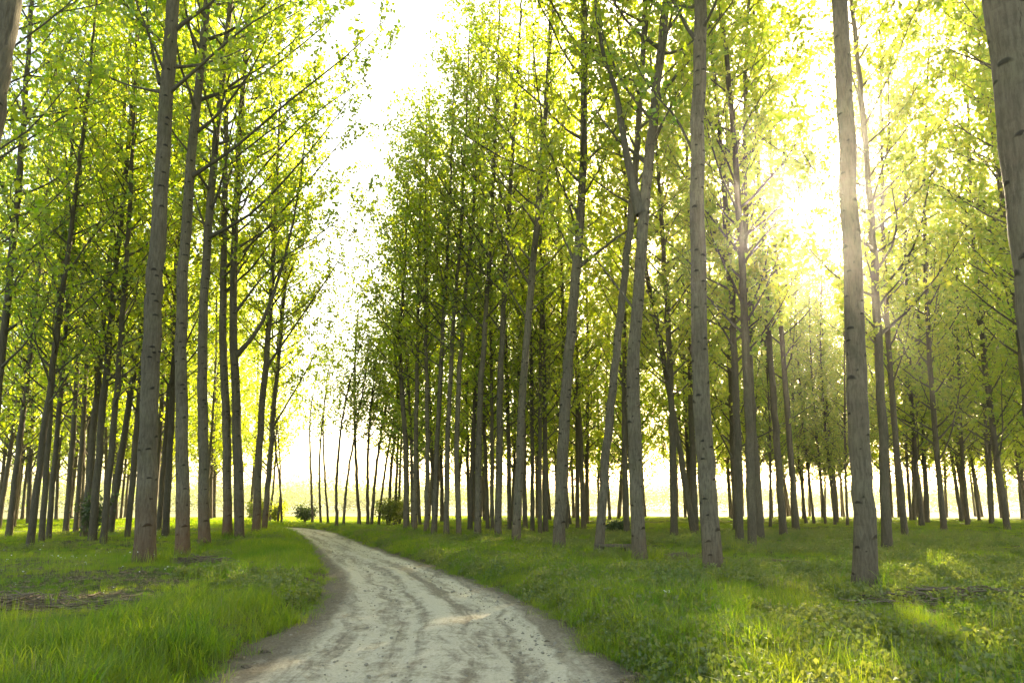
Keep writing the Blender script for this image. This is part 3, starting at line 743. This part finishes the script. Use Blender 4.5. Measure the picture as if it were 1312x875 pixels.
def mesh_pts(name, P, rot, scale, npick=64):
    me = bpy.data.meshes.new(name); me.vertices.add(len(P)); me.vertices.foreach_set('co', np.ascontiguousarray(P, np.float32).ravel())
    r = np.zeros((len(P), 3), np.float32); rot = np.asarray(rot, np.float32)
    if rot.ndim == 1: r[:, 2] = rot
    else: r = rot
    a = me.attributes.new('rot', 'FLOAT_VECTOR', 'POINT'); a.data.foreach_set('vector', np.ascontiguousarray(r).ravel())
    s = np.asarray(scale, np.float32)
    if s.ndim == 1: s = np.repeat(s[:, None], 3, 1)
    a = me.attributes.new('scl', 'FLOAT_VECTOR', 'POINT'); a.data.foreach_set('vector', np.ascontiguousarray(s, dtype=np.float32).ravel())
    a = me.attributes.new('pick', 'INT', 'POINT'); a.data.foreach_set('value', np.random.default_rng(len(P)).integers(0, 997, len(P)).astype(np.int32))
    me.update(); return me

def blades(rng, n, spread, hmin, hmax, width, bend, mat):
    bx = rng.normal(0, spread, (n, 2)); a = rng.uniform(0, 6.28, n); h = rng.uniform(hmin, hmax, n); w = width * rng.uniform(.6, 1.3, n)
    b = bend * rng.uniform(.2, 1.5, n); d = np.stack([np.cos(a), np.sin(a)], 1); s = np.stack([-d[:, 1], d[:, 0]], 1)
    V = []
    for t, ww in ((0, .8), (.4, 1.0), (.75, .7)):
        c = np.hstack([bx + d * (b * h * t ** 2)[:, None], (h * t * (1 - .25 * b * t))[:, None] - .02])
        off = np.hstack([s * (w * ww / 2)[:, None], np.zeros((n, 1))]); V += [c - off, c + off]
    V.append(np.hstack([bx + d * (b * h)[:, None], (h * (1 - .3 * b))[:, None] - .02]))
    V = np.stack(V, 1).reshape(-1, 3); k = np.arange(n)[:, None] * 7
    Q = np.concatenate([k + np.array([0, 1, 3, 2]), k + np.array([2, 3, 5, 4])]); T = k + np.array([4, 5, 6])
    return mesh_data('tuft', V, [Q, T], mat)

def weed(rng, n, r, h, mat, size=.035):
    a = rng.uniform(0, 6.28, n); rr = r * np.sqrt(rng.uniform(0, 1, n)); C = np.stack([np.cos(a) * rr, np.sin(a) * rr, h * rng.uniform(.15, 1, n) * (1.1 - rr / r * .5)], 1)
    V, F = leaves(C, size, rng, droop=0.0, width=.45); return mesh_data('weed', V, F, mat)

def polar(n, d0, d1, p=1.0, amax=44, rng=RNG):
    """points by distance with density falling as d^-p"""
    a = np.radians(rng.uniform(-amax, amax, n)); q = 2 - p
    d = (rng.uniform(0, 1, n) * (d1 ** q - d0 ** q) + d0 ** q) ** (1 / q)
    return np.sin(a) * d, np.cos(a) * d, d

rng = np.random.default_rng(21)
grassA = tuft_collection('grass_tuft', [blades(np.random.default_rng(k), 46, .085, .09, .24 + .035 * k, .0048, .6, M_GRASS) for k in range(5)] + [blades(np.random.default_rng(30 + k), 16, .045, .16, .40, .0095, .9, M_GRASS) for k in range(2)] + [blades(np.random.default_rng(35), 26, .12, .05, .16, .005, .9, M_GRASS)])
x, y, d = polar(95000, 3.3, 68, 1.12, 44, rng)
e, side = road_e(x, y)
bare = fbm(x * .55, y * .55, 51, 3)
# worn, bare patches seen at the verge foot of the first trees
def patch(px, py, rx, ry):
    b = at_ground(px, py); return np.exp(-(((x - b[0]) / rx) ** 2 + ((y - b[1]) / ry) ** 2))
worn = patch(20, 775, .9, .6) + patch(150, 740, 1.0, .7) + patch(150, 765, .6, .4) + patch(1225, 768, 1.4, .6) + patch(255, 722, .9, .8) + patch(880, 745, .8, .7) + patch(870, 717, .9, .7) + .8 * patch(1100, 800, .9, .8) + .7 * patch(1180, 860, .5, .3)
keep = (e > 0.10 + .22 * vnoise(x * 2.3, y * 2.3, 61)) & (rng.uniform(0, 1, len(x)) > .68 * np.clip(worn, 0, 1) + .35 * sstep(.25, .55, bare))
x, y, d, e, side, worn = x[keep], y[keep], d[keep], e[keep], side[keep], worn[keep]
lush = .75 + .40 * fbm(x * .35, y * .35, 71, 2) + .35 * fbm(x * 1.5, y * 1.5, 73, 2)
edge_lush = 1 + .45 * np.exp(-((e - 1.2) / 1.0) ** 2)
s = .64 * lush * edge_lush * rng.uniform(.7, 1.2, len(x)) * (1 - .35 * np.clip(worn, 0, 1)) * (1 - .35 * sstep(2.5, 6, e))
wid = s * np.clip(d / 14, 1, 3.2)
ring = np.concatenate([np.stack([b[0] + np.cos(a_) * r_, b[1] + np.sin(a_) * r_], 1) for b in NEAR for a_, r_ in [(rng.uniform(0, 6.28, 26), rng.uniform(.22, .5, 26))]])
x, y = np.concatenate([x, ring[:, 0]]), np.concatenate([y, ring[:, 1]]); e = np.concatenate([e, np.full(len(ring), 5.0)])
rs = rng.uniform(.5, 1.35, len(ring)); s = np.concatenate([s, rs]); wid = np.concatenate([wid, rs])
P = np.stack([x, y, ground_z(x, y)], 1)
scatter('grass', P, rng.uniform(0, 6.28, len(x)), np.stack([wid, wid, s * 1.0], 1), grassA, 'lush green grass covering the plantation floor and road verges', 'grass')
# longer stems
stem = tuft_collection('grass_stem', [blades(np.random.default_rng(40 + k), 9, .06, .25, .46, .004, .35, M_GRASS) for k in range(3)])
straw = leaf_mat('dry_stem', (0.22, 0.18, 0.08), (0.30, 0.25, 0.13), (0.35, 0.30, 0.12), (0.4, 0.35, 0.15), 0.4, gloss=0.03)
for k in range(2): stem.objects.link(bpy.data.objects.new('grass_stem', blades(np.random.default_rng(50 + k), 7, .08, .15, .40, .0035, .7, straw)))
x, y, d = polar(9000, 3.4, 40, 1.1, 44, rng); e, _ = road_e(x, y)
k = (e > .35) & (fbm(x * .7, y * .7, 81, 2) > -.05); x, y, e = x[k], y[k], e[k]
scatter('tall_grass', np.stack([x, y, ground_z(x, y, e)], 1), rng.uniform(0, 6.28, len(x)), rng.uniform(.6, 1.15, len(x)), stem, 'taller grass stems standing above the turf', 'grass')
# leafy weeds, mostly on the sun side of the road
wd = tuft_collection('weed_clump', [weed(np.random.default_rng(60 + k), 60, .10, .13 + .03 * k, M_WEED) for k in range(4)])
x, y, d = polar(22000, 3.3, 34, 1.1, 44, rng); e, side = road_e(x, y); f = fbm(x * .6, y * .6, 91, 2)
k = (e > .25) & (f + .35 * (side > 0) - .25 * (side < 0) > .12); x, y, e = x[k], y[k], e[k]
scatter('weed', np.stack([x, y, ground_z(x, y, e)], 1), rng.uniform(0, 6.28, len(x)), rng.uniform(.6, 1.3, len(x)), wd, 'small leafy weeds growing through the grass', 'weeds')
# dry leaf litter
def litter_mesh(rng):
    n = 10; C = np.stack([rng.normal(0, .07, n), rng.normal(0, .07, n), rng.uniform(.004, .02, n)], 1); V, F = leaves(C, .055, rng, 0)
    V[:, 2] = np.abs(V[:, 2] - .01) * .45 + .004; return mesh_data('litter', V, F, M_LITTER)
lt = tuft_collection('litter_leaf', [litter_mesh(np.random.default_rng(80 + k)) for k in range(4)])
x, y, d = polar(42000, 3.3, 30, 1.1, 44, rng); e, _ = road_e(x, y)
worn = patch(20, 775, 1.4, 1.0) + patch(150, 740, 1.4, 1.1) + patch(1225, 768, 1.5, .7) + patch(255, 722, 1, .9) + patch(880, 745, 1, .8) + patch(870, 717, 1, .8) + patch(1100, 800, 1, 1)
k = (e > .02) & (rng.uniform(0, 1, len(x)) < .10 + .9 * np.clip(worn, 0, 1) + .35 * np.exp(-((e - .15) / .25) ** 2)); x, y, e = x[k], y[k], e[k]
ring = np.concatenate([np.stack([b[0] + np.cos(a_) * r_, b[1] + np.sin(a_) * r_], 1) for b in NEAR for a_, r_ in [(rng.uniform(0, 6.28, 120), np.abs(rng.normal(.3, .25, 120)) + .15)]])
x, y = np.concatenate([x, ring[:, 0]]), np.concatenate([y, ring[:, 1]]); e = road_e(x, y)[0]
scatter('leaf_litter', np.stack([x, y, ground_z(x, y, e)], 1), rng.uniform(0, 6.28, len(x)), rng.uniform(.6, 1.3, len(x)), lt, 'dry brown leaf litter lying between the grass', 'leaf litter')
# gravel on the road and its margins
def pebble(rng):
    import bmesh
    bm = bmesh.new(); bmesh.ops.create_icosphere(bm, subdivisions=1, radius=1)
    for v_ in bm.verts: v_.co *= rng.uniform(.7, 1.15); v_.co.z *= .6
    me = bpy.data.meshes.new('pebble'); bm.to_mesh(me); bm.free(); me.materials.append(M_PEBBLE); return me
pb = tuft_collection('pebble', [pebble(np.random.default_rng(120 + k)) for k in range(5)])
x, y, d = polar(52000, 3.2, 26, 1.3, 40, rng); e, side = road_e(x, y); rel = np.clip(-e / 1.6, 0, 1)
k = (e < .35) & (rng.uniform(0, 1, len(x)) < .16 + .84 * np.exp(-((e + .15) / .32) ** 2)); x, y, e, d = x[k], y[k], e[k], d[k]
sc = rng.gamma(1.6, .0036, len(x)) + .003
scatter('gravel', np.stack([x, y, np.maximum(ground_z(x, y, e), np.where(e < .1, .0, -1)) + sc * .2], 1), rng.uniform(0, 6.28, len(x)), sc, pb, 'loose gravel scattered along the dirt road', 'gravel')
# white flowers in the meadow inside the bend
fl = tuft_collection('white_flower', [mesh_data('flower', *leaves(np.random.default_rng(9).normal(0, .02, (3, 3)) + np.array([0, 0, .24]), .020, np.random.default_rng(3), 0), M_WHITE)])
x, y, d = polar(900, 8, 30, 1.0, 44, rng); e, side = road_e(x, y); k = (e > 2.5) & (side < 0) & (fbm(x * .4, y * .4, 15) > .05); x, y, e = x[k], y[k], e[k]
scatter('wildflowers', np.stack([x, y, ground_z(x, y, e)], 1), rng.uniform(0, 6.28, len(x)), rng.uniform(.7, 1.1, len(x)), fl, 'tiny white wildflowers sprinkled through the meadow', 'wildflowers')

# ------------------------------------------------------------------ single small things
import bmesh
def lump(name, px, py, size, label, seed, cat='clod', group=None, flat=.6):
    b = at_ground(px, py); rng_ = np.random.default_rng(seed); bm = bmesh.new(); bmesh.ops.create_icosphere(bm, subdivisions=3, radius=1)
    o3 = rng_.uniform(0, 50)
    for v_ in bm.verts:
        c = v_.co; r = 1 + .35 * vnoise(np.array([c.x * 1.7 + o3]), np.array([c.y * 1.7 + c.z * 1.3]), seed)[0] + .18 * vnoise(np.array([c.x * 5 + o3]), np.array([c.y * 5 + c.z * 4]), seed)[0]
        v_.co = Vector((c.x * size * r, c.y * size * r * .8, max(c.z, -.4) * size * r * flat))
    me = bpy.data.meshes.new(name); bm.to_mesh(me); bm.free(); me.materials.append(M_CLOD)
    e_, _ = road_e(np.array([b[0]]), np.array([b[1]])); zz = max(b[2], .0 if e_[0] < 0 else -1)
    o = link(name, me, None, (b[0], b[1], zz + size * .15)); tag(o, label, cat, group); return o
lump('earth_clod', 764, 848, .055, 'dark crumbled earth clod lying alone on the pale road', 1)
lump('earth_clod', 701, 836, .028, 'tiny dark clod on the pale road near the larger one', 2)
for k, (px, py) in enumerate([(326, 852), (292, 838), (345, 828), (278, 866), (314, 872), (362, 818), (306, 846), (340, 846), (386, 806), (264, 872)]):
    lump('earth_clod', px, py, .03 + .018 * (k % 3), 'rough brown earth clod in the crumbled road margin inside the bend', 10 + k, 'clod', 'clods along the road margin')

def brush(name, px, py, w, dpt, h, n, label, seed):
    b = at_ground(px, py); r_ = np.random.default_rng(seed); c = r_.normal(0, 1, (n, 2)) * np.array([w / 2.6, dpt / 2.6]); a = r_.uniform(0, 6.28, n); L = r_.uniform(.12, .5, n)
    hh = h * np.exp(-((c[:, 0] / (w / 2)) ** 2 + (c[:, 1] / (dpt / 2)) ** 2)) * r_.uniform(.1, 1, n)
    t = np.linspace(-.5, .5, 4); P = np.stack([c[:, 0, None] + np.cos(a)[:, None] * L[:, None] * t, c[:, 1, None] + np.sin(a)[:, None] * L[:, None] * t, hh[:, None] + .01 + r_.normal(0, .12, n)[:, None] * L[:, None] * t], -1)
    P[..., :2] += r_.normal(0, .012, P[..., :2].shape)
    gzv = ground_z(b[0] + P[..., 0].ravel(), b[1] + P[..., 1].ravel()).reshape(P.shape[:2]) - b[2]
    P[..., 2] = np.maximum(P[..., 2], 0) + gzv + .01
    V, F, UV = tubes(P, r_.uniform(.003, .010, n)[:, None] * np.ones((1, 4)), 4)
    o = link(name, mesh_data(name, V, F, M_TWIG, UV, True), None, b); tag(o, label, 'brush pile', kind='stuff' if h < .12 else None); return o
brush('brush_pile', 1225, 769, 2.4, .9, .16, 420, 'long flat heap of dry brown brushwood in the grass beyond the straight trunk', 1)
brush('brush_pile', 258, 722, 1.3, .8, .14, 260, 'heap of cut twigs at the foot of the pale poplar', 2)
brush('brush_pile', 868, 717, 1.1, .55, .13, 320, 'small dark twig heap between the forked and the stout poplar', 3)
brush('brush_pile', 20, 776, 1.5, .9, .10, 260, 'scattered dead twigs in the grassy hollow inside the bend', 4)
brush('brush_pile', 990, 722, 1.8, .6, .07, 200, 'thin scatter of dead twigs behind the stout flaring trunk', 5)

def timber():
    a = at_ground(768, 711); c = at_ground(812, 711); root = root_empty('fallen_timber', (a + c) / 2); tag(root, 'low dark weathered timber lying on a short block between two poplars', 'timber')
    L = np.linalg.norm((c - a)[:2]) + .2
    def box(nm, sx, sy, sz, loc, seed):
        bm = bmesh.new(); bmesh.ops.create_cube(bm, size=1); bmesh.ops.subdivide_edges(bm, edges=bm.edges[:], cuts=5, use_grid_fill=True)
        for v_ in bm.verts:
            v_.co = Vector((v_.co.x * sx, v_.co.y * sy, v_.co.z * sz)); v_.co += Vector(np.random.default_rng(int(abs(v_.co.x * 9000 + v_.co.y * 777) + seed)).normal(0, .006, 3))
        me = bpy.data.meshes.new(nm); bm.to_mesh(me); bm.free(); me.materials.append(M_WOOD); return link(nm, me, root, loc)
    box('plank', L, .22, .055, (0, 0, .23), 1); box('block', .28, .2, .24, (L * .33, 0, .085), 2); box('block', .16, .2, .24, (-L * .42, 0, .085), 3)
timber()

def scrap():
    b = at_ground(855, 777); r_ = np.random.default_rng(4); g = np.linspace(-.5, .5, 7); X, Y = np.meshgrid(g, g)
    V = np.stack([X.ravel() * .09, Y.ravel() * .05, .01 + .006 * r_.standard_normal(49)], 1); ii = np.arange(49).reshape(7, 7)
    F = np.stack([ii[:-1, :-1], ii[:-1, 1:], ii[1:, 1:], ii[1:, :-1]], -1).reshape(-1, 4)
    o = link('paper_scrap', mesh_data('paper_scrap', V, F, M_WHITE), None, b + np.array([0, 0, .17])); o.rotation_euler = (.35, .1, .4)
    tag(o, 'small crumpled white scrap caught in the verge grass', 'scrap')
scrap()

# ------------------------------------------------------------------ haze
def haze():
    x0, x1, y0, y1, z0, z1 = -1600, 1600, -1600, 1600, -2.5, 48
    V = np.array([(x, y, z) for z in (z0, z1) for y in (y0, y1) for x in (x0, x1)], float)
    F = np.array([(0, 2, 3, 1), (4, 5, 7, 6), (0, 1, 5, 4), (2, 6, 7, 3), (0, 4, 6, 2), (1, 3, 7, 5)])
    m, t, out = new_mat('haze'); p = t.nodes.new('ShaderNodeVolumePrincipled')
    p.inputs['Color'].default_value = (1, .98, .95, 1); p.inputs['Density'].default_value = HAZE_DENSITY; p.inputs['Anisotropy'].default_value = HAZE_G
    t.links.new(p.outputs[0], out.inputs['Volume'])
    o = link('haze', mesh_data('haze', V, F, m)); tag(o, 'thin bright morning haze in the air', 'haze', kind='stuff'); o.display_type = 'WIRE'
if HAZE_DENSITY > 0: haze()
